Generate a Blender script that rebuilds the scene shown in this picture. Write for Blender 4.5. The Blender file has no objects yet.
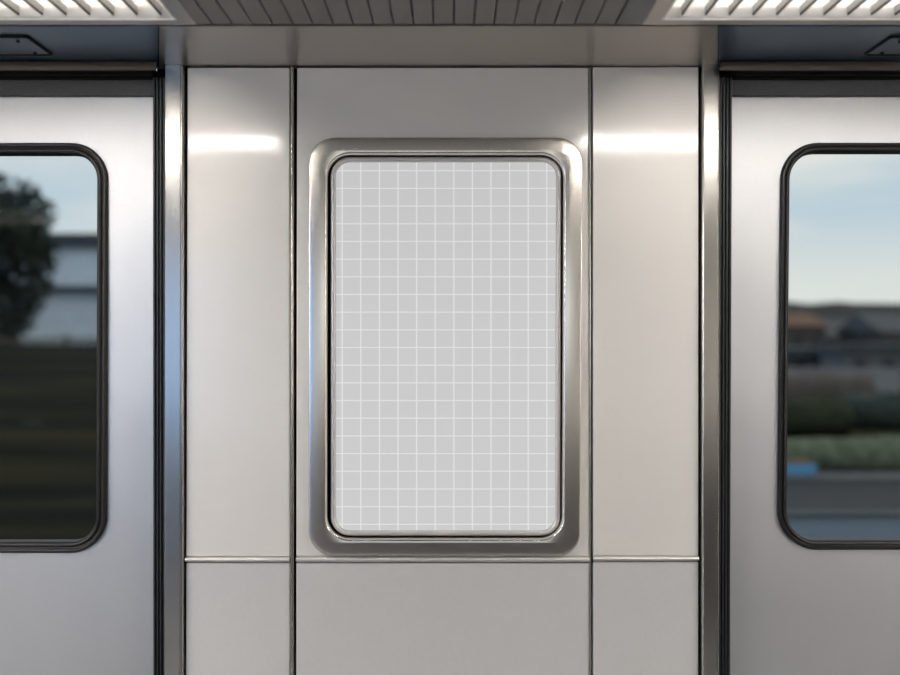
import bpy, bmesh, math, random
from mathutils import Vector, noise

random.seed(4)
C = bpy.context.scene.collection
S = bpy.context.scene
PI = math.pi
F = 875.0            # focal length in pixels of a 900 px wide frame
CAMZ, CAMD = 1.5, 2.0  # camera height and its distance from the panelled wall (wall face at y = 0)


def X(px, y=0.0):
    return (px - 450) / F * (CAMD + y)


def Z(py, y=0.0):
    return CAMZ + (337.5 - py) / F * (CAMD + y)


# ------------------------------------------------------------------ materials
def new_mat(name):
    m = bpy.data.materials.new(name)
    m.use_nodes = True
    nt = m.node_tree
    return m, nt, nt.nodes['Principled BSDF']


def nd(nt, typ, **kw):
    n = nt.nodes.new(typ)
    for k, v in kw.items():
        setattr(n, k, v)
    return n


def lk(nt, a, b):
    nt.links.new(a, b)


def metal(name, col, rough, metallic=1.0,  brush='x', brush_amt=0.05, wave=0.0, aniso=0.0, spec=0.5, bump=0.02, var=0.05, rough_var=0.05, coat=0.0, coat_rough=0.07):
    """brushed stainless steel: fine streaks along the brushing direction, slight waviness of the sheet"""
    m, nt, b = new_mat(name)
    tc = nd(nt, 'ShaderNodeTexCoord')
    mp = nd(nt, 'ShaderNodeMapping')
    mp.inputs['Scale'].default_value = {'x': (6, 6, 900), 'z': (900, 900, 6), 'n': (150, 150, 150)}[brush]
    lk(nt, tc.outputs['Object'], mp.inputs['Vector'])
    n1 = nd(nt, 'ShaderNodeTexNoise')
    n1.inputs['Scale'].default_value = 1.0
    n1.inputs['Detail'].default_value = 2.0
    lk(nt, mp.outputs['Vector'], n1.inputs['Vector'])
    n2 = nd(nt, 'ShaderNodeTexNoise')
    n2.inputs['Scale'].default_value = 3.0
    n2.inputs['Detail'].default_value = 3.0
    lk(nt, tc.outputs['Object'], n2.inputs['Vector'])
    # colour: base with tiny streak and blotch variation
    add = nd(nt, 'ShaderNodeMath', operation='ADD')
    lk(nt, n1.outputs['Fac'], add.inputs[0])
    lk(nt, n2.outputs['Fac'], add.inputs[1])
    mr = nd(nt, 'ShaderNodeMapRange')
    mr.inputs['From Min'].default_value = 0.6
    mr.inputs['From Max'].default_value = 1.4
    mr.inputs['To Min'].default_value = 1.0 - var
    mr.inputs['To Max'].default_value = 1.0 + var
    lk(nt, add.outputs[0], mr.inputs['Value'])
    hs = nd(nt, 'ShaderNodeHueSaturation')
    hs.inputs['Color'].default_value = (*col, 1)
    lk(nt, mr.outputs['Result'], hs.inputs['Value'])
    lk(nt, hs.outputs['Color'], b.inputs['Base Color'])
    rr = nd(nt, 'ShaderNodeMapRange')
    rr.inputs['To Min'].default_value = max(0.02, rough - rough_var)
    rr.inputs['To Max'].default_value = rough + rough_var
    lk(nt, n1.outputs['Fac'], rr.inputs['Value'])
    lk(nt, rr.outputs['Result'], b.inputs['Roughness'])
    b.inputs['Metallic'].default_value = metallic
    b.inputs['Specular IOR Level'].default_value = spec
    b.inputs['Coat Weight'].default_value = coat
    b.inputs['Coat Roughness'].default_value = coat_rough
    if aniso:
        b.inputs['Anisotropic'].default_value = aniso
        cx = nd(nt, 'ShaderNodeCombineXYZ')
        cx.inputs[0 if brush != 'z' else 2].default_value = 1.0
        lk(nt, cx.outputs[0], b.inputs['Tangent'])
    bp = nd(nt, 'ShaderNodeBump')
    bp.inputs['Strength'].default_value = bump
    bp.inputs['Distance'].default_value = 0.001
    lk(nt, n1.outputs['Fac'], bp.inputs['Height'])
    last = bp
    if wave:
        n3 = nd(nt, 'ShaderNodeTexNoise')
        n3.inputs['Scale'].default_value = 5.0
        n3.inputs['Detail'].default_value = 0.0
        lk(nt, tc.outputs['Object'], n3.inputs['Vector'])
        b2 = nd(nt, 'ShaderNodeBump')
        b2.inputs['Strength'].default_value = 1.0
        b2.inputs['Distance'].default_value = wave
        lk(nt, n3.outputs['Fac'], b2.inputs['Height'])
        lk(nt, bp.outputs['Normal'], b2.inputs['Normal'])
        last = b2
    if bump or wave:
        lk(nt, last.outputs['Normal'], b.inputs['Normal'])
    return m


def plain(name, col, rough=0.6, metallic=0.0, spec=0.5, scale=40.0, var=0.12, bump=0.0, stretch=(1, 1, 1)):
    m, nt, b = new_mat(name)
    tc = nd(nt, 'ShaderNodeTexCoord')
    mp = nd(nt, 'ShaderNodeMapping')
    mp.inputs['Scale'].default_value = stretch
    lk(nt, tc.outputs['Object'], mp.inputs['Vector'])
    n = nd(nt, 'ShaderNodeTexNoise')
    n.inputs['Scale'].default_value = scale
    n.inputs['Detail'].default_value = 4
    lk(nt, mp.outputs['Vector'], n.inputs['Vector'])
    mr = nd(nt, 'ShaderNodeMapRange')
    mr.inputs['From Min'].default_value = 0.3
    mr.inputs['From Max'].default_value = 0.7
    mr.inputs['To Min'].default_value = 1 - var
    mr.inputs['To Max'].default_value = 1 + var
    lk(nt, n.outputs['Fac'], mr.inputs['Value'])
    hs = nd(nt, 'ShaderNodeHueSaturation')
    hs.inputs['Color'].default_value = (*col, 1)
    lk(nt, mr.outputs['Result'], hs.inputs['Value'])
    lk(nt, hs.outputs['Color'], b.inputs['Base Color'])
    b.inputs['Roughness'].default_value = rough
    b.inputs['Metallic'].default_value = metallic
    b.inputs['Specular IOR Level'].default_value = spec
    if bump:
        bp = nd(nt, 'ShaderNodeBump')
        bp.inputs['Strength'].default_value = 0.5
        bp.inputs['Distance'].default_value = bump
        lk(nt, n.outputs['Fac'], bp.inputs['Height'])
        lk(nt, bp.outputs['Normal'], b.inputs['Normal'])
    return m


def glow(name, col, strength):
    m = bpy.data.materials.new(name)
    m.use_nodes = True
    nt = m.node_tree
    nt.nodes.clear()
    e = nd(nt, 'ShaderNodeEmission')
    e.inputs['Color'].default_value = (*col, 1)
    e.inputs['Strength'].default_value = strength
    o = nd(nt, 'ShaderNodeOutputMaterial')
    lk(nt, e.outputs[0], o.inputs['Surface'])
    return m


def glass(name, tint):
    m = bpy.data.materials.new(name)
    m.use_nodes = True
    nt = m.node_tree
    nt.nodes.clear()
    t = nd(nt, 'ShaderNodeBsdfTransparent')
    t.inputs['Color'].default_value = (*tint, 1)
    g = nd(nt, 'ShaderNodeBsdfGlossy')
    g.inputs['Roughness'].default_value = 0.02
    fr = nd(nt, 'ShaderNodeFresnel')
    fr.inputs['IOR'].default_value = 1.045
    mx = nd(nt, 'ShaderNodeMixShader')
    lk(nt, fr.outputs[0], mx.inputs['Fac'])
    lk(nt, t.outputs[0], mx.inputs[1])
    lk(nt, g.outputs[0], mx.inputs[2])
    o = nd(nt, 'ShaderNodeOutputMaterial')
    lk(nt, mx.outputs[0], o.inputs['Surface'])
    return m


def poster_mat():
    """blank grey sheet printed with a fine white grid, self-lit to look evenly bright"""
    m, nt, b = new_mat('poster_print')
    geo = nd(nt, 'ShaderNodeTexCoord')
    sp = nd(nt, 'ShaderNodeSeparateXYZ')
    lk(nt, geo.outputs['Object'], sp.inputs[0])

    def lines(sock, origin, pitch, half):
        s = nd(nt, 'ShaderNodeMath', operation='SUBTRACT')
        s.inputs[1].default_value = origin
        lk(nt, sock, s.inputs[0])
        d = nd(nt, 'ShaderNodeMath', operation='PINGPONG')
        d.inputs[1].default_value = pitch / 2
        lk(nt, s.outputs[0], d.inputs[0])
        r = nd(nt, 'ShaderNodeMapRange')
        r.inputs['From Min'].default_value = half * 0.35
        r.inputs['From Max'].default_value = half
        r.inputs['To Min'].default_value = 1
        r.inputs['To Max'].default_value = 0
        lk(nt, d.outputs[0], r.inputs['Value'])
        return r.outputs['Result']
    px = 1 / 437.5
    a = lines(sp.outputs['X'], X(453.8, .008), 18.6 * px * 1.004, 0.85 * px)
    c = lines(sp.outputs['Z'], Z(170.7, .008) - 1.5, 17.68 * px * 1.004, 0.75 * px)
    mxm = nd(nt, 'ShaderNodeMath', operation='MAXIMUM')
    lk(nt, a, mxm.inputs[0])
    lk(nt, c, mxm.inputs[1])
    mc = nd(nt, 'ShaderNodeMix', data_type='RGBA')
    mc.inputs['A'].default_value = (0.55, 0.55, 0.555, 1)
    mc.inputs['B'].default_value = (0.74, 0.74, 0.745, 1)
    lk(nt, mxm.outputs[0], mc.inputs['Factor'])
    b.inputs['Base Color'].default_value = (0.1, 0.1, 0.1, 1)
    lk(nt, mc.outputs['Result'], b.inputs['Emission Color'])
    b.inputs['Emission Strength'].default_value = 0.93  # glow added in place of light falling on the sheet
    b.inputs['Roughness'].default_value = 0.6
    b.inputs['Specular IOR Level'].default_value = 0.2
    return m


def grassland(name, c1, c2, c3, scale=(0.25, 2.2, 6.0)):
    """rough grass growing in rows that run along the railway"""
    m, nt, b = new_mat(name)
    tc = nd(nt, 'ShaderNodeTexCoord')
    mp = nd(nt, 'ShaderNodeMapping')
    mp.inputs['Scale'].default_value = scale
    lk(nt, tc.outputs['Object'], mp.inputs['Vector'])
    n = nd(nt, 'ShaderNodeTexNoise')
    n.inputs['Scale'].default_value = 1.0
    n.inputs['Detail'].default_value = 3.0
    lk(nt, mp.outputs['Vector'], n.inputs['Vector'])
    cr = nd(nt, 'ShaderNodeValToRGB')
    cr.color_ramp.elements[0].position = 0.36
    cr.color_ramp.elements[0].color = (*c1, 1)
    cr.color_ramp.elements[1].position = 0.66
    cr.color_ramp.elements[1].color = (*c3, 1)
    e = cr.color_ramp.elements.new(0.5)
    e.color = (*c2, 1)
    lk(nt, n.outputs['Fac'], cr.inputs['Fac'])
    lk(nt, cr.outputs['Color'], b.inputs['Base Color'])
    b.inputs['Roughness'].default_value = 0.95
    b.inputs['Specular IOR Level'].default_value = 0.1
    return m


M = {}
M['panel'] = metal('brushed_steel_panel', (0.745, 0.705, 0.66), 0.44, 0.25, 'x', coat=1.0, coat_rough=0.11, wave=0.0011, var=0.02, rough_var=0.03, bump=0.01)
M['panel_low'] = metal('brushed_steel_lower_panel', (0.66, 0.645, 0.63), 0.30, 0.3, 'n', wave=0.0010, var=0.03, rough_var=0.03, bump=0.01)
M['door'] = metal('brushed_steel_door', (0.54, 0.54, 0.55), 0.45, 0.8, 'n', wave=0.002, var=0.03, bump=0.05, aniso=0.3)
M['polished'] = metal('polished_steel', (0.44, 0.425, 0.40), 0.24, 1.0, 'z', wave=0.0008, var=0.03, rough_var=0.03, bump=0.01)
M['bezel'] = metal('satin_steel_bezel', (0.76, 0.71, 0.65), 0.25, 1.0, 'n', var=0.01, rough_var=0.0, bump=0.0)
M['bead'] = metal('steel_bead', (0.66, 0.635, 0.61), 0.40, 0.7, 'n', var=0.02, rough_var=0.02, bump=0.0)
M['darkbead'] = metal('dark_bronze_strip', (0.42, 0.39, 0.35), 0.22, 1.0, 'n', var=0.02, rough_var=0.02, bump=0.0)
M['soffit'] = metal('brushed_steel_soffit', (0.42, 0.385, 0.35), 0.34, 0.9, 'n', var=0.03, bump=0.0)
M['soffit_reflection'] = metal('soffit_painted_reflection', (0.085, 0.122, 0.172), 0.32, 0.7, 'n', var=0.08, bump=0.0)  # blue-grey reflection over the doors put into the base colour
M['header'] = metal('bronze_header', (0.095, 0.075, 0.06), 0.5, 0.7, 'x', var=0.05)
M['ceiling'] = plain('ceiling_plank_paint', (0.15, 0.138, 0.128), 0.45, scale=30, var=0.06, stretch=(1, .2, 1))
M['plain_ceiling'] = plain('ceiling_sheet_paint', (0.12, 0.12, 0.125), 0.45, scale=30, var=0.06)
M['black'] = plain('black_gap', (0.008, 0.008, 0.008), 0.8, spec=0.1)
M['rubber'] = plain('black_rubber', (0.010, 0.009, 0.009), 0.38, spec=0.32, scale=200, var=0.2)
M['rubber_ribbed'] = plain('ribbed_rubber', (0.016, 0.017, 0.019), 0.40, spec=0.4, scale=200, var=0.2)
M['brush'] = plain('dark_grey_seal', (0.035, 0.036, 0.04), 0.6, scale=200, var=0.15)
M['lamp_white'] = plain('white_lamp_metal', (0.80, 0.78, 0.75), 0.35, spec=0.5, var=0.02)
M['housing'] = plain('lamp_housing_grey', (0.55, 0.53, 0.51), 0.4, var=0.02)
M['blade'] = plain('louvre_white', (0.45, 0.43, 0.41), 0.4, var=0.02)
M['blade_edge'] = plain('louvre_dark_edge', (0.06, 0.05, 0.045), 0.5, var=0.05)
M['lampframe'] = metal('lamp_frame_metal', (0.50, 0.46, 0.42), 0.35, 0.7, 'x', var=0.03)
M['tube'] = glow('fluorescent_tube', (1.0, 0.955, 0.89), 95)
M['opal_fill'] = glow('unseen_fill_diffuser', (1.0, 0.955, 0.90), 37)
M['opal'] = glow('opal_diffuser', (1.0, 0.96, 0.90), 1.7)
M['poster'] = poster_mat()
M['glass'] = glass('tinted_window_glass', (0.68, 0.695, 0.69))
M['clear_glass'] = glass('window_glass', (0.93, 0.95, 0.95))
M['floor'] = plain('floor_vinyl', (0.20, 0.20, 0.205), 0.45, scale=60, var=0.2)
M['wall_paint'] = plain('cream_wall_laminate', (0.76, 0.735, 0.70), 0.5, scale=15, var=0.03)
M['dado'] = plain('dado_dark_for_reflection', (0.10, 0.095, 0.09), 0.5, scale=15, var=0.05)
M['end_paint'] = plain('end_wall_laminate', (0.50, 0.48, 0.46), 0.5, scale=15, var=0.03)
M['seat'] = plain('dark_seat_cloth', (0.045, 0.043, 0.045), 0.85, scale=300, var=0.3)
M['hatchseal'] = plain('hatch_seal', (0.006, 0.006, 0.006), 0.7, spec=0.2)
M['hatch'] = metal('hatch_sheet', (0.13, 0.14, 0.155), 0.35, 0.7, 'x', var=0.08)


# ------------------------------------------------------------------ mesh helpers
def link(name, bm, mat, parent=None, smooth=False, angle=40):
    me = bpy.data.meshes.new(name)
    bmesh.ops.remove_doubles(bm, verts=bm.verts, dist=1e-6)
    bmesh.ops.recalc_face_normals(bm, faces=bm.faces)
    if parent is not None:
        bmesh.ops.translate(bm, verts=bm.verts, vec=-Vector(parent_world(parent)))
    bm.to_mesh(me)
    bm.free()
    o = bpy.data.objects.new(name, me)
    C.objects.link(o)
    me.materials.append(M[mat] if isinstance(mat, str) else mat)
    if parent is not None:
        o.parent = parent
    if smooth:
        for p in me.polygons:
            p.use_smooth = True
        me.set_sharp_from_angle(angle=math.radians(angle))
        if smooth == 'weighted':
            wn = o.modifiers.new('weighted_normal', 'WEIGHTED_NORMAL')
            wn.mode = 'FACE_AREA'
            wn.weight = 100
            wn.keep_sharp = True
    return o


def parent_world(p):
    v = Vector(p.location)
    while p.parent:
        p = p.parent
        v += Vector(p.location)
    return v


def thing(name, label, cat, loc, group=None):
    o = bpy.data.objects.new(name, None)
    C.objects.link(o)
    o.location = loc
    o.empty_display_size = 0.05
    o['label'] = label
    o['category'] = cat
    if group:
        o['group'] = group
    return o


def tag(o, label, cat, group=None):
    o['label'] = label
    o['category'] = cat
    if group:
        o['group'] = group
    return o


def struct(o, label=None):
    o['kind'] = 'structure'
    if label:
        o['label'] = label
    return o


def recentre(o):
    """origin to the middle of the base of a single mesh thing"""
    vs = [v.co for v in o.data.vertices]
    c = Vector(((min(v.x for v in vs) + max(v.x for v in vs)) / 2, (min(v.y for v in vs) + max(v.y for v in vs)) / 2, min(v.z for v in vs)))
    for v in o.data.vertices:
        v.co -= c
    o.location = c
    return o


def box(bm, x0, x1, y0, y1, z0, z1, bev=0.0, seg=2):
    r = bmesh.ops.create_cube(bm, size=1.0)
    for v in r['verts']:
        v.co = Vector(((x0 + x1) / 2 + v.co.x * (x1 - x0), (y0 + y1) / 2 + v.co.y * (y1 - y0), (z0 + z1) / 2 + v.co.z * (z1 - z0)))
    if bev:
        es = list({e for v in r['verts'] for e in v.link_edges})
        bmesh.ops.bevel(bm, geom=es, offset=bev, segments=seg, affect='EDGES', profile=0.5)
    return bm


def boxm(*a, **k):
    return box(bmesh.new(), *a, **k)


def rpoly(corners, radii, n=10):
    """rounded quadrilateral in the x-z plane; corners listed clockwise from upper left"""
    out = []
    m = len(corners)
    for i in range(m):
        p = Vector(corners[i])
        a = (Vector(corners[i - 1]) - p).normalized()
        b = (Vector(corners[(i + 1) % m]) - p).normalized()
        r = max(radii[i], 1e-5)
        half = a.angle(b) / 2
        d = r / math.tan(half)
        c = p + (a + b).normalized() * (r / math.sin(half))
        s = p + a * d - c
        e = p + b * d - c
        for k in range(n + 1):
            t = k / n
            w = (s * math.cos(t * PI / 2) + e * math.sin(t * PI / 2)).normalized() * r if abs(s.angle(e) - PI / 2) < 0.1 else s.lerp(e, t).normalized() * r
            out.append(c + w)
    return out


def quad_px(l_top, l_bot, r_top, r_bot, t, b, y=0.0):
    return [(X(l_top, y), Z(t, y)), (X(r_top, y), Z(t, y)), (X(r_bot, y), Z(b, y)), (X(l_bot, y), Z(b, y))]


def inset(q, d):
    (a, b, c, e) = q
    return [(a[0] + d, a[1] - d), (b[0] - d, b[1] - d), (c[0] - d, c[1] + d), (e[0] + d, e[1] + d)]


def rloop(q, radii, d, y, n=10):
    qq = inset(q, d)
    return [Vector((p.x, y, p.y)) for p in rpoly(qq, [max(r - d, 1e-5) for r in radii], n)]


def loft(loops, cap_first=False, cap_last=False, closed=True, bm=None):
    bm = bm or bmesh.new()
    vl = [[bm.verts.new(p) for p in lp] for lp in loops]
    n = len(vl[0])
    for a, b in zip(vl[:-1], vl[1:]):
        for i in range(n if closed else n - 1):
            j = (i + 1) % n
            bm.faces.new((a[i], a[j], b[j], b[i]))
    if cap_first:
        bm.faces.new(vl[0])
    if cap_last:
        bm.faces.new(list(reversed(vl[-1])))
    return bm


def extrude_x(profile, x0, x1):
    """profile: list of (y, z)"""
    return loft([[Vector((x0, y, z)) for y, z in profile], [Vector((x1, y, z)) for y, z in profile]], True, True)


def extrude_z(prof_bot, prof_top, z0, z1):
    """profile: list of (x, y)"""
    return loft([[Vector((x, y, z0)) for x, y in prof_bot], [Vector((x, y, z1)) for x, y in prof_top]], True, True)


# ------------------------------------------------------------------ room shell
ZC = 2.12          # soffit and ceiling height
YO = -3.05         # opposite wall
XE = 4.0           # half length built
YD = 0.04          # face of the recessed door leaves

struct(link('floor', boxm(-XE, XE, YO - .1, .12, -.08, 0.0), 'floor'))

# far wall: backing behind the panels, plus the solid bits past the two doorways
bm = bmesh.new()
box(bm, X(154), X(733), .020, .060, 0, ZC + .1)
for s in (-1, 1):
    box(bm, s * 1.78, s * XE, -.005, .08, 0, ZC + .1)
struct(link('wall_far', bm, 'black'))

# ceiling: planks between the lamps, plain sheets elsewhere, dark slab behind
LX, RX = -0.535, 0.414           # inner ends of the two lamps
LY0, LY1 = -.302, -1.06          # near and far side of the lamps
bm = bmesh.new()
pw = (0.326 + 0.510) / 21
for i in range(21):
    x0 = -.510 + i * pw
    box(bm, x0 + .0013, x0 + pw - .0013, -2.78, -.268, ZC, ZC + .012, bev=.0012, seg=1)
ceil = struct(link('ceiling', bm, 'ceiling'))
bm = bmesh.new()
box(bm, LX + .012, -.5125, -2.78, -.268, ZC, ZC + .012)
box(bm, .3285, RX - .012, -2.78, -.268, ZC, ZC + .012)
for a, b in ((-XE, LX + .010), (RX - .010, XE)):
    box(bm, a, b, -2.06, -1.10, ZC, ZC + .012)
link('ceiling_sheet', bm, 'plain_ceiling', ceil)
link('ceiling_backing', boxm(-XE, XE, YO - .1, .12, ZC + .10, ZC + .16), 'black', ceil)

# opposite wall behind the camera: glazed doorway, plus a centre window added for its light
bm = bmesh.new()
OW = [(-2.75, -1.25, .95, 1.98), (-2.38, -1.92, .12, .86), (-.85, .85, 1.36, 1.98)]  # last opening is added, unseen, to brighten reflections in the poster frame
(a0, a1, a2, a3), (b0, b1, b2, b3), (c0, c1, c2, c3) = OW
box(bm, -XE, a0, YO - .06, YO, .95, ZC + .1)
box(bm, a1, c0, YO - .06, YO, .95, ZC + .1)
box(bm, c1, XE, YO - .06, YO, .95, ZC + .1)
box(bm, a0, a1, YO - .06, YO, a3, ZC + .1)
box(bm, c0, c1, YO - .06, YO, c3, ZC + .1)
box(bm, c0, c1, YO - .06, YO, .95, c2)
dd_ = bmesh.new()
box(dd_, -XE, b0, YO - .06, YO, 0, .95)
box(dd_, b1, XE, YO - .06, YO, 0, .95)
box(dd_, b0, b1, YO - .06, YO, 0, b2)
box(dd_, b0, b1, YO - .06, YO, b3, .95)
struct(link('trim_1', dd_, 'dado'))  # unseen lower wall, made dark so the door posts reflect dark low down
struct(link('wall_near', bm, 'wall_paint'))
for i, (x0, x1, z0, z1) in enumerate(OW):
    q = [(x0 - .01, z1 + .01), (x1 + .01, z1 + .01), (x1 + .01, z0 - .01), (x0 - .01, z0 - .01)]
    w = struct(link('window_%d' % (i + 1), loft([rloop(q, [.05] * 4, dd, YO + yy) for dd, yy in ((0, .001), (.004, .014), (.03, .014), (.03, -.03))]), 'rubber'))
    link('window_pane', boxm(x0 + .015, x1 - .015, YO - .03, YO - .025, z0 + .015, z1 - .015), 'clear_glass', w)
for s, nm in ((-1, 'wall_left'), (1, 'wall_right')):
    struct(link(nm, boxm(min(s * XE, s * (XE + .08)), max(s * XE, s * (XE + .08)), YO - .1, .12, 0, ZC + .16), 'end_paint'))

# bench of seats under the opposite windows
b = thing('bench_seat', 'long dark cloth bench seat along the wall behind the viewer', 'bench', (.95, YO + .3, 0))
link('seat', boxm(-.95, 2.85, YO + .02, YO + .52, .34, .46, bev=.03), 'seat', b, True)
link('backrest', boxm(-.95, 2.85, YO + .015, YO + .12, .47, .93, bev=.03), 'seat', b, True)
for x in (-.8, .95, 2.6):
    link('leg', boxm(x - .03, x + .03, YO + .05, YO + .45, 0, .34), 'seat', b)

# ------------------------------------------------------------------ wall panels
T = .020


def panel(name, q, mat, label, bev=.0016, hole=None, hr=None, group='steel wall panels'):
    r = [.002] * 4
    loops = [rloop(q, r, 0, T), rloop(q, r, 0, bev), rloop(q, r, bev * .4, bev * .35), rloop(q, r, bev * 1.2, 0)]
    if hole:
        loops += [rloop(hole, hr, 0, 0), rloop(hole, hr, 0, T)]
        bm = loft(loops)
    else:
        bm = loft(loops, False, True)
    o = link(name, bm, mat)
    recentre(o)
    return tag(o, label, 'wall panel', group)


ZB = 0.012
PB = 337.5 + (CAMZ - ZB) * 437.5
hole_q = quad_px(326, 326, 564.5, 563, 153.5, 539.5)
panel('wall_panel', quad_px(187.4, 186.0, 289.6, 289.8, 67.6, 556.6), 'panel', 'tall upper steel panel between left door post and blank poster frame')
panel('wall_panel', quad_px(186.0, 185.6, 289.8, 289.8, 563.0, PB), 'panel_low', 'lower steel panel beside left door post, beneath the short rail')
panel('wall_panel', quad_px(297.0, 296.2, 588.6, 589.2, 67.6, 556.2), 'panel', 'wide central steel panel surrounding the blank poster frame', hole=hole_q, hr=[.05] * 4)
panel('wall_panel', quad_px(296.2, 296.0, 589.2, 589.2, 563.2, PB), 'panel_low', 'wide lower steel panel directly beneath the blank poster frame')
panel('wall_panel', quad_px(592.6, 592.8, 698.8, 698.4, 67.0, 555.8), 'panel', 'tall upper steel panel between blank poster frame and right door post')
panel('wall_panel', quad_px(592.8, 593.0, 698.4, 698.2, 562.0, PB), 'panel_low', 'lower steel panel beside right door post, beneath the short rail')


# rounded strips covering the seams
def vstrip(name, xt0, xt1, xb0, xb1, pt, depth, mat, label, cat, group=None, n=8, flat=0.0, zb=ZB, y0=.0195):
    def prof(a, b):
        a, b = X(a), X(b)
        out = [(a, y0)]
        for k in range(n + 1):
            t = PI - PI * k / n
            cx, hw = (a + b) / 2, (b - a) / 2
            cxn = math.copysign(abs(math.cos(t)) ** (1 - flat), math.cos(t))
            out.append((cx + hw * cxn, -depth * math.sin(t) ** (1 - flat) if 0 < k < n else 0.0))
        out.append((b, y0))
        return out
    o = link(name, extrude_z(prof(xb0, xb1), prof(xt0, xt1), zb, Z(pt)), mat, None, True, 50)
    recentre(o)
    return tag(o, label, cat, group)


vstrip('seam_strip', 290.4, 294.0, 290.2, 293.8, 67.2, .0045, 'darkbead', 'dark rounded vertical strip at the seam just left of the blank poster frame', 'trim strip', 'vertical seam strips')
vstrip('seam_strip', 588.9, 590.9, 589.4, 591.3, 67.0, .0045, 'darkbead', 'dark rounded vertical strip at the seam just right of the blank poster frame', 'trim strip', 'vertical seam strips')


def rail(x0, x1, p0, p1, label):
    z0, z1 = Z(p1), Z(p0)
    pr = [(.0195, z0)]
    for k in range(11):
        t = -PI / 2 + PI * k / 10
        pr.append((-.0075 * math.cos(t), (z0 + z1) / 2 + (z1 - z0) / 2 * math.sin(t)))
    pr.append((.0195, z1))
    o = link('panel_rail', extrude_x(pr, X(x0), X(x1)), 'bead', None, True, 50)
    recentre(o)
    tag(o, label, 'rail', 'horizontal panel rails')


rail(185.6, 290.0, 556.9, 561.6, 'short half-round steel rail between left door post and left seam')
rail(296.4, 589.2, 556.4, 561.8, 'long half-round steel rail running just below the blank poster frame')
rail(593.0, 698.4, 556.1, 560.6, 'short half-round steel rail between right seam and right door post')

# ------------------------------------------------------------------ poster frame and poster
P = 1 / 437.5
OQ = quad_px(309.2, 309.0, 582.8, 579.6, 138.3, 555.2)
OR = [27 * P, 27 * P, 23 * P, 26 * P]
IQ = quad_px(328.0, 327.6, 563.0, 561.6, 155.6, 537.6)
IR = [22 * P] * 4
fr = thing('poster_holder', 'brushed steel rounded poster frame fixed to the central wall panel', 'frame', (X(445.5), 0, Z(555.2)))
loops = [rloop(OQ, OR, 0, -.0002, 14), rloop(OQ, OR, .0002, -.009, 14), rloop(OQ, OR, .0012, -.0112, 14), rloop(OQ, OR, .0035, -.0120, 14), rloop(OQ, OR, .010, -.0124, 14), rloop(OQ, OR, .020, -.0128, 14), rloop(OQ, OR, .030, -.0129, 14),
         rloop(IQ, IR, -.0055, -.0127, 14), rloop(IQ, IR, -.0028, -.0108, 14), rloop(IQ, IR, -.0008, -.0078, 14), rloop(IQ, IR, 0, -.004, 14), rloop(IQ, IR, 0, .017, 14)]
link('bezel', loft(loops), 'bezel', fr, 'weighted', 60)
LQ = quad_px(330.4, 330.4, 561.6, 560.4, 156.6, 536.2)
LR = [19 * P] * 4
loops = [rloop(LQ, LR, 0, .017, 14), rloop(LQ, LR, 0, .006, 14)]
for k in range(1, 9):
    t = PI * k / 8
    loops.append(rloop(LQ, LR, .0059 * (1 - math.cos(t)), .006 - .0055 * math.sin(t), 14))
loops.append(rloop(LQ, LR, .0118, .017, 14))
link('inner_lip', loft(loops), 'bead', fr, True, 50)
bk = quad_px(326.5, 326.5, 564.0, 562.6, 154.0, 539.0)
link('back_plate', loft([rloop(bk, IR, 0, .017, 14), rloop(bk, IR, 0, .0195, 14)], True, True), 'black', fr)
PQ = quad_px(334.2, 334.2, 557.6, 556.6, 159.4, 532)
PR = [16 * P] * 4
po = link('poster', loft([rloop(PQ, PR, 0, .0165, 14), rloop(PQ, PR, 0, .0085, 14), rloop(PQ, PR, .0004, .008, 14)], True, True), 'poster')
for v in po.data.vertices:
    v.co.z -= 1.5
po.location.z = 1.5
tag(po, 'blank light grey poster sheet with a fine white grid inside the steel frame', 'poster')


# ------------------------------------------------------------------ door posts and ribbed rubber seals
def post(a, b, ab, bb, pt, label):
    def prof(a, b):
        a, b = X(a), X(b)
        return [(a, .0195), (a, -.010), (a + .0012, -.0135), (a + .0035, -.015), (b - .0075, -.015), (b - .0060, -.0125), (b - .0042, -.0125), (b - .0030, -.014), (b - .0012, -.013), (b, -.010), (b, .0195)]
    o = link('door_post', extrude_z(prof(ab, bb), prof(a, b), ZB, Z(pt)), 'polished')
    recentre(o)
    tag(o, label, 'door post', 'steel door posts')


post(166.0, 185.4, 165.6, 184.2, 66.4, 'narrow polished steel post between left door and the wall panels')
post(700.6, 718.6, 700.2, 717.0, 63.0, 'narrow polished steel post between right door and the wall panels')


def seal(at, bt, ab, bb, pt, label):
    def prof(a, b):
        a, b = X(a), X(b)
        out = [(a, YD + .01), (a, .006)]
        n = 4
        w = (b - a) / n
        for i in range(n):
            x = a + i * w
            out += [(x + w * .12, .0), (x + w * .3, -.002), (x + w * .7, -.002), (x + w * .88, .0), (x + w, .006)]
        out.append((b, YD + .01))
        return out
    o = link('door_seal', extrude_z(prof(ab, bb), prof(at, bt), ZB, Z(pt)), 'rubber_ribbed', None, True, 30)
    recentre(o)
    tag(o, label, 'door seal', 'ribbed rubber door seals')


seal(152.6, 165.8, 153.2, 165.4, 78.0, 'ribbed black rubber strip standing along the edge of the left door')
seal(718.8, 732.6, 717.2, 729.0, 78.0, 'ribbed black rubber strip standing along the edge of the right door')


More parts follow.
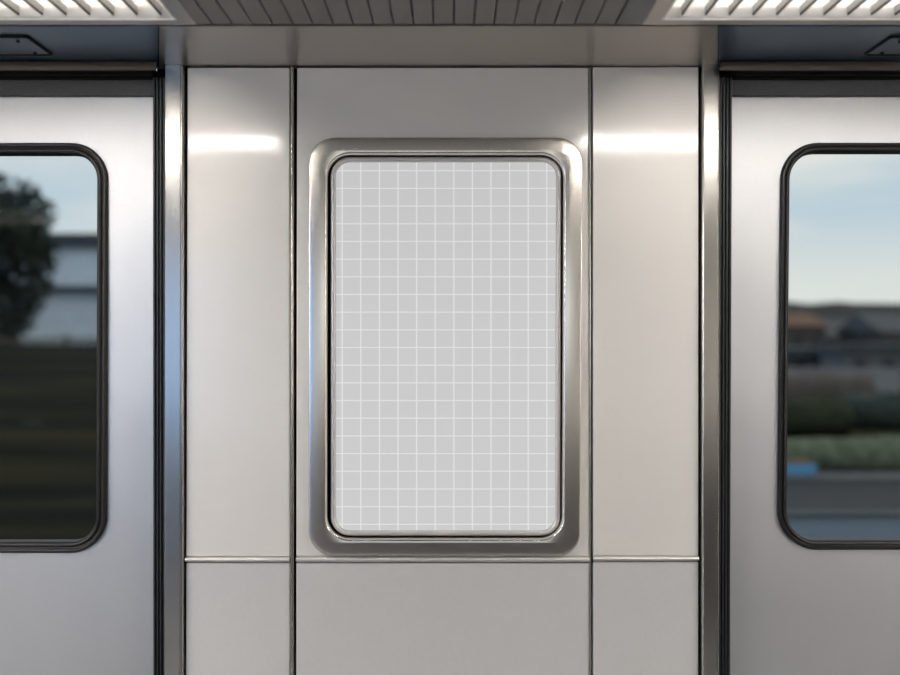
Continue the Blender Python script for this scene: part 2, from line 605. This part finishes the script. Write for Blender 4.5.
# ------------------------------------------------------------------ doors
def door(idx, sgn, q_leaf, q_gask, rg, gl_w, label):
    y = YD
    d = thing('door_%d' % idx, label, 'door', ((q_leaf[0][0] + q_leaf[1][0]) / 2, y, 0))
    d['kind'] = 'structure'
    hq = inset(q_gask, .006)
    hr = [r - .006 for r in rg]
    loops = [rloop(q_leaf, [.002] * 4, 0, y + .035, 12), rloop(q_leaf, [.002] * 4, 0, y, 12), rloop(hq, hr, 0, y, 12), rloop(hq, hr, 0, y + .035, 12), rloop(q_leaf, [.002] * 4, 0, y + .035, 12)]
    link('door_leaf', loft(loops), 'door', d)
    w = gl_w
    # rubber gasket: two rounded ribs with a groove between them
    prof = [(0, .001), (0, -.006), (w * .07, -.0095), (w * .16, -.0105), (w * .30, -.0105), (w * .38, -.009), (w * .43, -.006), (w * .50, -.0055), (w * .56, -.008), (w * .64, -.0095), (w * .78, -.0095), (w * .92, -.007), (w, -.001), (w, .022), (w * .5, .022)]
    g = link('window_gasket', loft([rloop(q_gask, rg, a, y + b, 12) for a, b in prof]), 'rubber', d, True, 40)
    gq = inset(q_gask, w - .006)
    gr = [max(r - w + .006, .01) for r in rg]
    link('window_pane', loft([rloop(gq, gr, 0, y + .012, 12), rloop(gq, gr, 0, y + .017, 12)], True, True), 'glass', d)
    return d


e = .004
door(1, -1, quad_px(-225, -225, 160, 160, 84, 985, YD), quad_px(-190, -190, 108.6, 107.4, 143.4, 552.4, YD), [37 * P] * 4, .0255, 'left steel sliding door with a rounded rubber-edged window onto dark embankment')
door(2, 1, quad_px(726, 722, 1120, 1120, 84, 985, YD), quad_px(780.2, 776.6, 1085, 1085, 143.2, 549.2, YD), [38 * P, 38 * P, 38 * P, 40 * P], .0215, 'right steel sliding door with a rounded rubber-edged window onto sky and houses')


# door headers: bronze front strip, black running track, dark brush seal above each door leaf
def header(x0, x1, xt0, xt1, label):
    h = thing('door_header', label, 'door header', ((x0 + x1) / 2, 0, Z(70, -.045)), 'door headers')
    zt = ZC - .0025
    zb = Z(70, -.045)
    link('front_strip', boxm(x0, x1, -.045, -.036, zb, zt, bev=.002), 'header', h, True)
    bm = bmesh.new()
    box(bm, xt0, xt1, -.036, .07, zb + .006, zt)
    box(bm, xt0, xt1, -.014, -.006, zb - .002, zb + .006, bev=.001)
    box(bm, xt0, xt1, .012, .020, zb - .003, zb + .006, bev=.001)
    link('running_track', bm, 'black', h)
    link('brush_seal', boxm(xt0, xt1, .026, .038, Z(95.5, .026), zb + .006, bev=.001), 'brush', h)
    return h


header(-1.74, X(155.5, -.045), -1.72, X(152.8), 'dark bronze header with black running track above the left door')
header(X(721, -.045), 1.74, X(733.5), 1.72, 'dark bronze header with black running track above the right door')

# ------------------------------------------------------------------ soffit over wall and doors
YS = -.2565


def soffit(pl, pr, mat, label):
    # ends follow the camera's sight lines, where the painted reflection begins
    def edge(p):
        return (p, p) if abs(p) > 3 and abs(p) < 10 else (X(p, YS), X(p, .018))
    (a0, a1), (b0, b1) = edge(pl), edge(pr)
    q = [Vector((a0, YS)), Vector((b0, YS)), Vector((b1, .018)), Vector((a1, .018))]
    bm = loft([[Vector((v.x, v.y, z)) for v in q] for z in (ZC + .02, ZC)], True, True)
    o = link('soffit_panel', bm, mat)
    recentre(o)
    tag(o, label, 'soffit panel', 'overhead soffit panels')


soffit(159.0, 718.0, 'soffit', 'brown-grey metal soffit strip overhead, above the central wall panels')
soffit(-XE, 158.4, 'soffit_reflection', 'metal soffit strip with a painted blue-grey reflection overhead, above the left door')
soffit(718.6, XE, 'soffit_reflection', 'metal soffit strip with a painted blue-grey reflection overhead, above the right door')


def hatch(x0, x1, label, s):
    y0, y1 = -.203, -.088
    h = thing('ceiling_hatch', label, 'hatch', ((x0 + x1) / 2, (y0 + y1) / 2, ZC), 'soffit access hatches')
    q = [(x0, y1), (x1, y1), (x1, y0), (x0, y0)]

    def lp(d, z):
        return [Vector((p.x, p.y, z)) for p in rpoly(inset(q, d), [.008] * 4, 6)]
    link('cover', loft([lp(.004, ZC - .0002), lp(.004, ZC - .002), lp(.006, ZC - .003)], True, True), 'soffit_reflection', h)
    link('seal', loft([lp(-.002, ZC - .0002), lp(-.002, ZC - .003), lp(-.0005, ZC - .0045), lp(.0025, ZC - .0045), lp(.004, ZC - .003), lp(.004, ZC - .0002)]), 'hatchseal', h)
    xe = x1 - .03 if s < 0 else x0 + .03
    for k in (0, 1):
        bm = bmesh.new()
        r = bmesh.ops.create_cone(bm, cap_ends=True, segments=16, radius1=.004, radius2=.0032, depth=.004)
        bmesh.ops.translate(bm, verts=bm.verts, vec=(xe, y1 - .018 - .075 * k, ZC - .0045))
        link('screw', bm, 'hatchseal', h)


hatch(-1.35, -.868, 'dark-edged access hatch in the soffit above the left door', -1)
hatch(.905, 1.40, 'dark-edged access hatch in the soffit above the right door', 1)


# ------------------------------------------------------------------ ceiling lamps
def lamp(x0, x1, y0, y1, label, tube_y, blades=True, first_right=False):
    """louvred fluorescent fitting let into the ceiling (without blades: an added fill panel); y0 is the side nearest the wall it serves"""
    ya, yb = min(y0, y1), max(y0, y1)
    t = thing('ceiling_light', label, 'ceiling light', ((x0 + x1) / 2, (ya + yb) / 2, ZC), 'louvred ceiling lights')
    H = .075
    bm = bmesh.new()
    box(bm, x0, x1, ya, yb, ZC + H, ZC + H + .006)
    box(bm, x0 - .004, x0, ya, yb, ZC, ZC + H)
    box(bm, x1, x1 + .004, ya, yb, ZC, ZC + H)
    box(bm, x0, x1, ya - .004, ya, ZC, ZC + H)
    box(bm, x0, x1, yb, yb + .004, ZC, ZC + H)
    link('housing', bm, 'housing', t)
    q = [(x0, yb), (x1, yb), (x1, ya), (x0, ya)]

    def lp(d, z):
        return [Vector((p.x, p.y, z)) for p in rpoly(inset(q, d), [.003] * 4, 4)]
    link('frame', loft([lp(-.034, ZC + .004), lp(-.034, ZC), lp(-.032, ZC - .002), lp(-.004, ZC - .002), lp(-.004, ZC + .008)]), 'lampframe', t)
    link('lip', loft([lp(-.0045, ZC - .0015), lp(-.0045, ZC - .0034), lp(-.001, ZC - .0034), lp(0, ZC - .0028), lp(0, ZC + .0016), lp(-.0035, ZC + .0016)]), 'lamp_white', t)
    zd = ZC + (.066 if blades else .0)
    link('diffuser', boxm(x0 + .01, x1 - .01, ya + .01, yb - .01, zd, zd + .006), 'opal' if blades else 'opal_fill', t)
    if not blades:
        return t
    for ty in tube_y:
        bm = bmesh.new()
        bmesh.ops.create_cone(bm, cap_ends=True, segments=16, radius1=.013, radius2=.013, depth=(x1 - x0) - .004)
        bmesh.ops.rotate(bm, verts=bm.verts, matrix=__import__('mathutils').Matrix.Rotation(PI / 2, 3, 'Y'))
        bmesh.ops.translate(bm, verts=bm.verts, vec=((x0 + x1) / 2, ty, ZC + .034))
        link('tube', bm, 'tube', t, True)
    pitch = .0459
    n = int((x1 - x0 - .04) / pitch)
    proto = None
    for i in range(n):
        x = (x1 - .026 - i * pitch) if first_right else (x0 + .036 + i * pitch)
        if proto is None:
            pr = [(-.0014, ZC + .0045), (.0014, ZC + .0045), (.0019, ZC + .0085), (.0019, ZC + .022), (-.0019, ZC + .022), (-.0019, ZC + .0085)]
            proto = link('louvre_blade', loft([[Vector((x + a, ya + .002, z)) for a, z in pr], [Vector((x + a, yb - .002, z)) for a, z in pr]], True, True), 'blade', t)
            proto.data.materials.append(M['blade_edge'])
            for p in proto.data.polygons:
                if p.center.z + ZC < ZC + .0080 and abs(p.normal.y) < .5:
                    p.material_index = 1
            px0 = x
        else:
            c = proto.copy()
            C.objects.link(c)
            c.parent = t
            c.location.x = proto.location.x + (x - px0)
    return t


lamp(-2.3, LX, LY0, LY1, 'louvred fluorescent ceiling light above the left door', (-.93,), True, True)
lamp(RX, 2.3, LY0, LY1, 'louvred fluorescent ceiling light above the right door', (-.93,))
lamp(-3.9, -2.0, -2.12, -2.72, 'added unseen opal fill light on the far side of the car, left half', (), False)  # this one and the next are fill panels added out of view
lamp(2.5, 3.9, -2.12, -2.72, 'added unseen opal fill light on the far side of the car, right half', (), False)

# ------------------------------------------------------------------ outside
GZ = -1.0
M['ground'] = grassland('dark_meadow', (0.018, 0.020, 0.008), (0.030, 0.034, 0.012), (0.055, 0.046, 0.020), (.12, .5, 1))
M['bank'] = grassland('rough_bank_grass', (0.006, 0.006, 0.003), (0.014, 0.013, 0.005), (0.036, 0.028, 0.011), (.10, 1.2, 4.0))
M['hedge'] = plain('hedge_leaves', (0.040, 0.044, 0.022), 0.9, spec=0.1, scale=6, var=0.5)
M['pale_hedge'] = plain('pale_hedge_leaves', (0.14, 0.15, 0.09), 0.9, spec=0.1, scale=6, var=0.4)
M['leaf'] = plain('tree_leaves', (0.048, 0.058, 0.044), 0.8, spec=0.2, scale=5, var=0.5)
M['bark'] = plain('bark', (0.05, 0.04, 0.03), 0.9, scale=12, var=0.3)
M['hill'] = plain('wooded_hill', (0.075, 0.070, 0.058), 0.95, spec=0.05, scale=.12, var=0.35)
M['asphalt'] = plain('asphalt', (0.035, 0.034, 0.033), 0.8, scale=3, var=0.2)
M['shed_wall'] = plain('pale_grey_cladding', (0.88, 0.90, 0.87), 0.7, scale=2, var=0.15, stretch=(.4, 1, 3))
M['shed_roof'] = plain('dark_roof_sheet', (0.07, 0.07, 0.068), 0.7, scale=2, var=0.2)
M['terracotta'] = plain('terracotta_tiles', (0.20, 0.095, 0.05), 0.8, scale=4, var=0.25)
M['grey_roof'] = plain('grey_roof_tiles', (0.10, 0.095, 0.09), 0.8, scale=4, var=0.2)
M['brown_wall'] = plain('brown_render', (0.115, 0.085, 0.065), 0.9, scale=2, var=0.2)
M['grey_wall'] = plain('grey_render', (0.15, 0.138, 0.125), 0.9, scale=2, var=0.2)
M['pale_wall'] = plain('pale_render', (0.29, 0.27, 0.25), 0.9, scale=2, var=0.12)
M['parapet'] = plain('blue_grey_steel_parapet', (0.27, 0.31, 0.345), 0.6, scale=3, var=0.12, stretch=(.2, 1, 4))
M['blue_paint'] = plain('blue_car_paint', (0.14, 0.40, 0.58), 0.5, var=0.03)
M['orange_paint'] = plain('orange_paint', (0.42, 0.20, 0.10), 0.5, var=0.05)
M['window_dark'] = plain('dark_house_window', (0.02, 0.022, 0.026), 0.3, var=0.05)
M['brown_fence'] = plain('weathered_timber', (0.15, 0.11, 0.065), 0.9, scale=5, var=0.3)


def XO(px, y):
    return X(px, y)


struct(link('ground', boxm(-160, 160, .8, 400, GZ - .2, GZ), 'ground'))

# left: grass bank rising to eye level
bm = bmesh.new()
nx, ny = 60, 26
vs = []
for j in range(ny + 1):
    y = 6 + 24 * (j / ny)
    row = []
    for i in range(nx + 1):
        x = -44 + 41 * i / nx
        t = min(1, j / ny * 1.15)
        z = GZ + 0.05 + (2.20) * (t * t * (3 - 2 * t)) + .12 * noise.noise(Vector((x * .25, y * .7, 0)))
        if i == nx or j == 0:
            z = GZ - .1
        row.append(bm.verts.new((x, y, z)))
    vs.append(row)
for j in range(ny):
    for i in range(nx):
        bm.faces.new((vs[j][i], vs[j][i + 1], vs[j + 1][i + 1], vs[j + 1][i]))
o = link('grass_bank', bm, 'bank', None, True, 180)
struct(o, 'dark grass embankment rising outside the left window')


def hedge(x0, x1, y, z0, z1, th, mat, label, rough=.25):
    bm = bmesh.new()
    n = max(12, int((x1 - x0) / .35))
    loops = []
    for i in range(n + 1):
        x = x0 + (x1 - x0) * i / n
        lp = []
        for k in range(12):
            a = 2 * PI * k / 12
            f = 1 + rough * noise.noise(Vector((x * 1.3, k * .9, y)))
            cy, cz = math.cos(a), math.sin(a)
            lp.append(Vector((x, y + th / 2 * f * cy, (z0 + z1) / 2 + (z1 - z0) / 2 * (f if cz > 0 else 1) * cz)))
        loops.append(lp)
    loft(loops, True, True, True, bm)
    o = link('hedge', bm, mat, None, True, 180)
    recentre(o)
    return tag(o, label, 'hedge')


def fence(x0, x1, y, z0, z1, mat, label):
    t = thing('fence', label, 'fence', ((x0 + x1) / 2, y, z0))
    n = max(2, int((x1 - x0) / 2.2))
    for i in range(n + 1):
        x = x0 + (x1 - x0) * i / n
        link('post', boxm(x - .06, x + .06, y - .06, y + .06, z0 - .25, z1 + .04), mat, t)
    h = (z1 - z0)
    for k in range(3):
        za = z0 + h * (.12 + .31 * k)
        link('board', boxm(x0, x1, y - .09, y - .055, za, za + h * .2), mat, t)


def building(name, x0, x1, y0, y1, z0, z1, zr, wall, roof, label, cat, wins=0, gable=False, ov=.3, band=None):
    t = thing(name, label, cat, ((x0 + x1) / 2, (y0 + y1) / 2, z0))
    link('wall', boxm(x0, x1, y0, y1, z0, z1), wall, t)
    if gable:
        ym = (y0 + y1) / 2
        bm = loft([[Vector((xx, y0 - ov, z1)), Vector((xx, ym, zr)), Vector((xx, y1 + ov, z1))] for xx in (x0 - ov, x1 + ov)], True, True)
    else:
        bm = boxm(x0 - ov, x1 + ov, y0 - ov, y1 + ov, z1, zr)
    link('roof', bm, roof, t)
    for k in range(wins):
        w = (x1 - x0) / wins
        xa = x0 + w * k + w * .3
        hz = z1 - z0
        link('window', boxm(xa, xa + w * .4, y0 - .04, y0 + .02, z0 + hz * .45, z0 + hz * .8), 'window_dark', t)
    if band:
        link('canopy', boxm(x0, x1, y0 - .5, y0, band[0], band[1]), roof, t)
    return t


def at(px, py, y):
    return Vector((X(px, y), y, Z(py, y)))


# left side things
y = 40
building('warehouse', X(-160, y), X(150, y), y, y + 10, GZ, Z(247, y), Z(234, y), 'shed_wall', 'shed_roof', 'pale grey warehouse with a dark flat roof seen through the left window', 'building', 0, False, .4, (Z(291, y), Z(286, y)))
fence(X(-140, 29), X(135, 29), 29, 1.17, Z(337, 29), 'brown_fence', 'weathered board fence along the crest of the dark embankment')
hedge(X(-120, 24), X(125, 24), 24, .5, Z(357, 24), 1.2, 'leaf', 'low dark hedge on the embankment below the board fence')
hedge(X(-130, 15), X(118, 15), 15, -.7, Z(420, 15), 1.0, 'leaf', 'dark scrub row halfway down the embankment')


def tree(px, pbase, y, h, r, label, seed, n=7000):
    rnd = random.Random(seed)
    x = X(px, y)
    z0 = pbase
    t = thing('tree', label, 'tree', (x, y, z0), 'trees outside the left window')
    prof = []
    loops = []
    for k in range(9):
        f = k / 8
        rr = .22 * (1 - .6 * f) * (h / 7)
        cx = .15 * math.sin(f * 3 + seed)
        loops.append([Vector((x + cx + rr * math.cos(a * PI / 5), y + rr * math.sin(a * PI / 5), z0 - .3 + h * .75 * f)) for a in range(10)])
    link('trunk', loft(loops, True, True), 'bark', t, True, 60)
    bm = bmesh.new()
    clumps = []
    for k in range(16):
        a = rnd.uniform(0, 2 * PI)
        q = rnd.uniform(.1, .75)
        clumps.append((Vector((x + r * q * math.cos(a), y + r * q * math.sin(a), z0 + h * rnd.uniform(.14, .86))), r * rnd.uniform(.38, .58)))
    for c, cr in clumps:
        for _ in range(n // 16):
            d = Vector((rnd.gauss(0, 1), rnd.gauss(0, 1), rnd.gauss(0, .8)))
            d = d.normalized() * cr * rnd.uniform(.55, 1.05)
            p = c + d
            s = rnd.uniform(.14, .28) * (h / 7)
            u = Vector((rnd.gauss(0, 1), rnd.gauss(0, 1), rnd.gauss(0, 1))).normalized()
            w = u.cross(Vector((rnd.gauss(0, 1), rnd.gauss(0, 1), rnd.gauss(0, 1)))).normalized()
            vv = [bm.verts.new(p + u * s), bm.verts.new(p + w * s * .55), bm.verts.new(p - u * s), bm.verts.new(p - w * s * .55)]
            bm.faces.new(vv)
    link('crown', bm, 'leaf', t)


tree(-6, 1.0, 31, 6.2, 3.0, 'dark round-crowned tree rising in front of the pale warehouse', 3)
tree(-190, 1.1, 33, 7.4, 2.6, 'dark tree standing furthest along the embankment crest', 7)

# right side things
bm = bmesh.new()
prof = []
for i in range(61):
    x = 20 + 150 * i / 60
    z = Z(302, 150) + 2.0 * noise.noise(Vector((x * .035, 0, 3))) + .5 * noise.noise(Vector((x * .2, 1, 3)))
    prof.append((x, z))
loops = []
for yy, f in ((130, 0), (138, .7), (150, 1.0), (165, .8), (180, 0)):
    loops.append([Vector((x, yy, GZ - .1 + (z - GZ) * f)) for x, z in prof])
loft(loops, False, False, False, bm)
hl = link('hill', bm, 'hill', None, True, 180)
struct(hl, 'long dark wooded hill on the horizon outside the right window')

building('house', X(770, 70), X(826, 70), 70, 78, GZ, Z(326, 70), Z(312, 70), 'brown_wall', 'terracotta', 'brown house with a terracotta roof outside the right window', 'house', 3, True)
building('house', X(832, 76), X(880, 76), 76, 84, GZ, Z(338, 76), Z(318, 76), 'grey_wall', 'grey_roof', 'grey house with a slate roof beyond the right window', 'house', 3, True)
building('house', X(884, 66), X(960, 66), 66, 74, GZ, Z(332, 66), Z(312, 66), 'brown_wall', 'grey_roof', 'brown house with a grey roof beyond the right window', 'house', 3, True)
building('workshop', X(770, 44), X(850, 44), 44, 50, GZ, Z(356, 44), Z(348, 44), 'brown_wall', 'shed_roof', 'low brown flat-roofed workshop in front of the terracotta-roofed house', 'building', 4, False, .2)
building('workshop', X(846, 40), X(960, 40), 40, 43, GZ, Z(352, 40), Z(344, 40), 'grey_wall', 'shed_roof', 'low grey flat-roofed workshop standing beyond the garden hedges', 'building', 4, False, .2)


def wall(x0, x1, y, z0, z1, mat, label):
    bm = boxm(x0, x1, y, y + .2, z0, z1)
    box(bm, x0 - .03, x1 + .03, y - .04, y + .24, z1, z1 + .07)
    o = recentre(link('garden_wall', bm, mat))
    tag(o, label, 'wall')


wall(X(770, 30), X(900, 30), 30, GZ, Z(370, 30), 'pale_wall', 'pale rendered garden wall in front of the workshops')
hedge(X(760, 28), X(870, 28), 28, GZ, Z(374, 28), .9, 'brown_wall', 'brown dry hedge growing against the pale garden wall')
hedge(X(770, 20), X(845, 20), 20, GZ, Z(398, 20), 1.0, 'hedge', 'dark green hedge outside the right window')
hedge(X(840, 22), X(960, 22), 22, GZ, Z(392, 22), 1.0, 'leaf', 'long blackish hedge beside the dark green one')
hedge(X(770, 14), X(960, 14), 14, GZ, Z(438, 14), .8, 'pale_hedge', 'pale green clipped hedge along the road outside')
struct(link('road', boxm(2.0, 60, 8.2, 12.9, GZ, GZ + .03), 'asphalt'), 'dark asphalt road outside the right window')


bx = thing('road_barrier', 'low blue roadside barrier with an orange top rail outside the right window', 'barrier', (X(790, 13.2), 13.2, GZ))
link('board', boxm(X(740, 13.2), X(817, 13.2), 13.2, 13.25, Z(474.5, 13.2), Z(464.5, 13.2), bev=.01), 'blue_paint', bx)
link('rail', boxm(X(740, 13.2), X(812, 13.2), 13.2, 13.25, Z(463.5, 13.2), Z(460, 13.2), bev=.01), 'orange_paint', bx)
for px in (752, 784, 810):
    link('post', boxm(X(px, 13.27) - .03, X(px, 13.27) + .03, 13.25, 13.29, GZ, Z(461, 13.2)), 'shed_roof', bx)
struct(link('pavement', boxm(2.0, 60, 12.9, 15.5, GZ, GZ + .10), 'grey_wall'), 'grey pavement beyond the road outside the right window')
pp = thing('parapet', 'blue-grey steel parapet beside the track outside the right window', 'parapet', (6, 4.4, GZ))
link('panel', boxm(1.2, 14, 4.4, 4.46, GZ, Z(516, 4.4)), 'parapet', pp)
link('coping', boxm(1.2, 14, 4.36, 4.50, Z(516, 4.4), Z(513, 4.4), bev=.005), 'shed_roof', pp, True)

# ------------------------------------------------------------------ sky
w = bpy.data.worlds.new('sky')
S.world = w
w.use_nodes = True
nt = w.node_tree
bg = nt.nodes['Background']
tc = nd(nt, 'ShaderNodeTexCoord')
sp = nd(nt, 'ShaderNodeSeparateXYZ')
lk(nt, tc.outputs['Generated'], sp.inputs[0])
cr = nd(nt, 'ShaderNodeValToRGB')
cr.color_ramp.elements[0].position = 0.0
cr.color_ramp.elements[0].color = (0.68, 0.71, 0.70, 1)
ep = cr.color_ramp.elements.new(0.06)
ep.color = (0.68, 0.695, 0.68, 1)
cr.color_ramp.elements[-1].position = 0.6
cr.color_ramp.elements[-1].color = (0.46, 0.53, 0.62, 1)
e_ = cr.color_ramp.elements.new(0.13)
e_.color = (0.49, 0.58, 0.655, 1)
lk(nt, sp.outputs['Z'], cr.inputs['Fac'])
mp = nd(nt, 'ShaderNodeMapping')
mp.inputs['Scale'].default_value = (2.2, 2.2, 11)
mp.inputs['Location'].default_value = (.3, .1, .42)
lk(nt, tc.outputs['Generated'], mp.inputs['Vector'])
n = nd(nt, 'ShaderNodeTexNoise')
n.inputs['Scale'].default_value = 1.0
n.inputs['Detail'].default_value = 3.0
n.inputs['Roughness'].default_value = 0.45
lk(nt, mp.outputs['Vector'], n.inputs['Vector'])
mr = nd(nt, 'ShaderNodeMapRange')
mr.interpolation_type = 'SMOOTHSTEP'
mr.inputs['From Min'].default_value = .40
mr.inputs['From Max'].default_value = .66
lk(nt, n.outputs['Fac'], mr.inputs['Value'])
mx = nd(nt, 'ShaderNodeMix', data_type='RGBA')
mx.inputs['B'].default_value = (0.74, 0.73, 0.70, 1)
lk(nt, mr.outputs['Result'], mx.inputs['Factor'])
lk(nt, cr.outputs['Color'], mx.inputs['A'])
my = nd(nt, 'ShaderNodeMapRange')
my.interpolation_type = 'SMOOTHSTEP'
my.inputs['From Min'].default_value = -.98
my.inputs['From Max'].default_value = -.72
my.inputs['To Min'].default_value = 1
my.inputs['To Max'].default_value = 0
sx = nd(nt, 'ShaderNodeMath', operation='MULTIPLY_ADD')
sx.inputs[1].default_value = .6
lk(nt, sp.outputs['Y'], sx.inputs[0])
lk(nt, sp.outputs['X'], sx.inputs[2])
lk(nt, sx.outputs[0], my.inputs['Value'])
mb = nd(nt, 'ShaderNodeMix', data_type='RGBA')
mb.inputs['B'].default_value = (0.20, 0.49, 1.05, 1)
lk(nt, my.outputs['Result'], mb.inputs['Factor'])
lk(nt, mx.outputs['Result'], mb.inputs['A'])
lk(nt, mb.outputs['Result'], bg.inputs['Color'])
bg.inputs['Strength'].default_value = 2.2

# ------------------------------------------------------------------ camera and view
cd = bpy.data.cameras.new('camera')
cam = bpy.data.objects.new('camera', cd)
C.objects.link(cam)
cam.location = (0, -CAMD, CAMZ)
cam.rotation_euler = (PI / 2, 0, 0)
cd.sensor_width = 36
cd.lens = 35
cd.clip_start = 0.02
cd.clip_end = 2000
cd.dof.use_dof = True
cd.dof.focus_distance = 2.0
cd.dof.aperture_fstop = 1.3
S.camera = cam
S.view_settings.view_transform = 'Standard'
S.view_settings.look = 'None'
S.view_settings.gamma = 1
S.view_settings.exposure = 0
S.view_settings.use_curve_mapping = False
try:
    S.cycles.use_denoising = True
    S.cycles.max_bounces = 12
    S.cycles.transparent_max_bounces = 16
    S.cycles.sample_clamp_indirect = 6
except Exception:
    pass
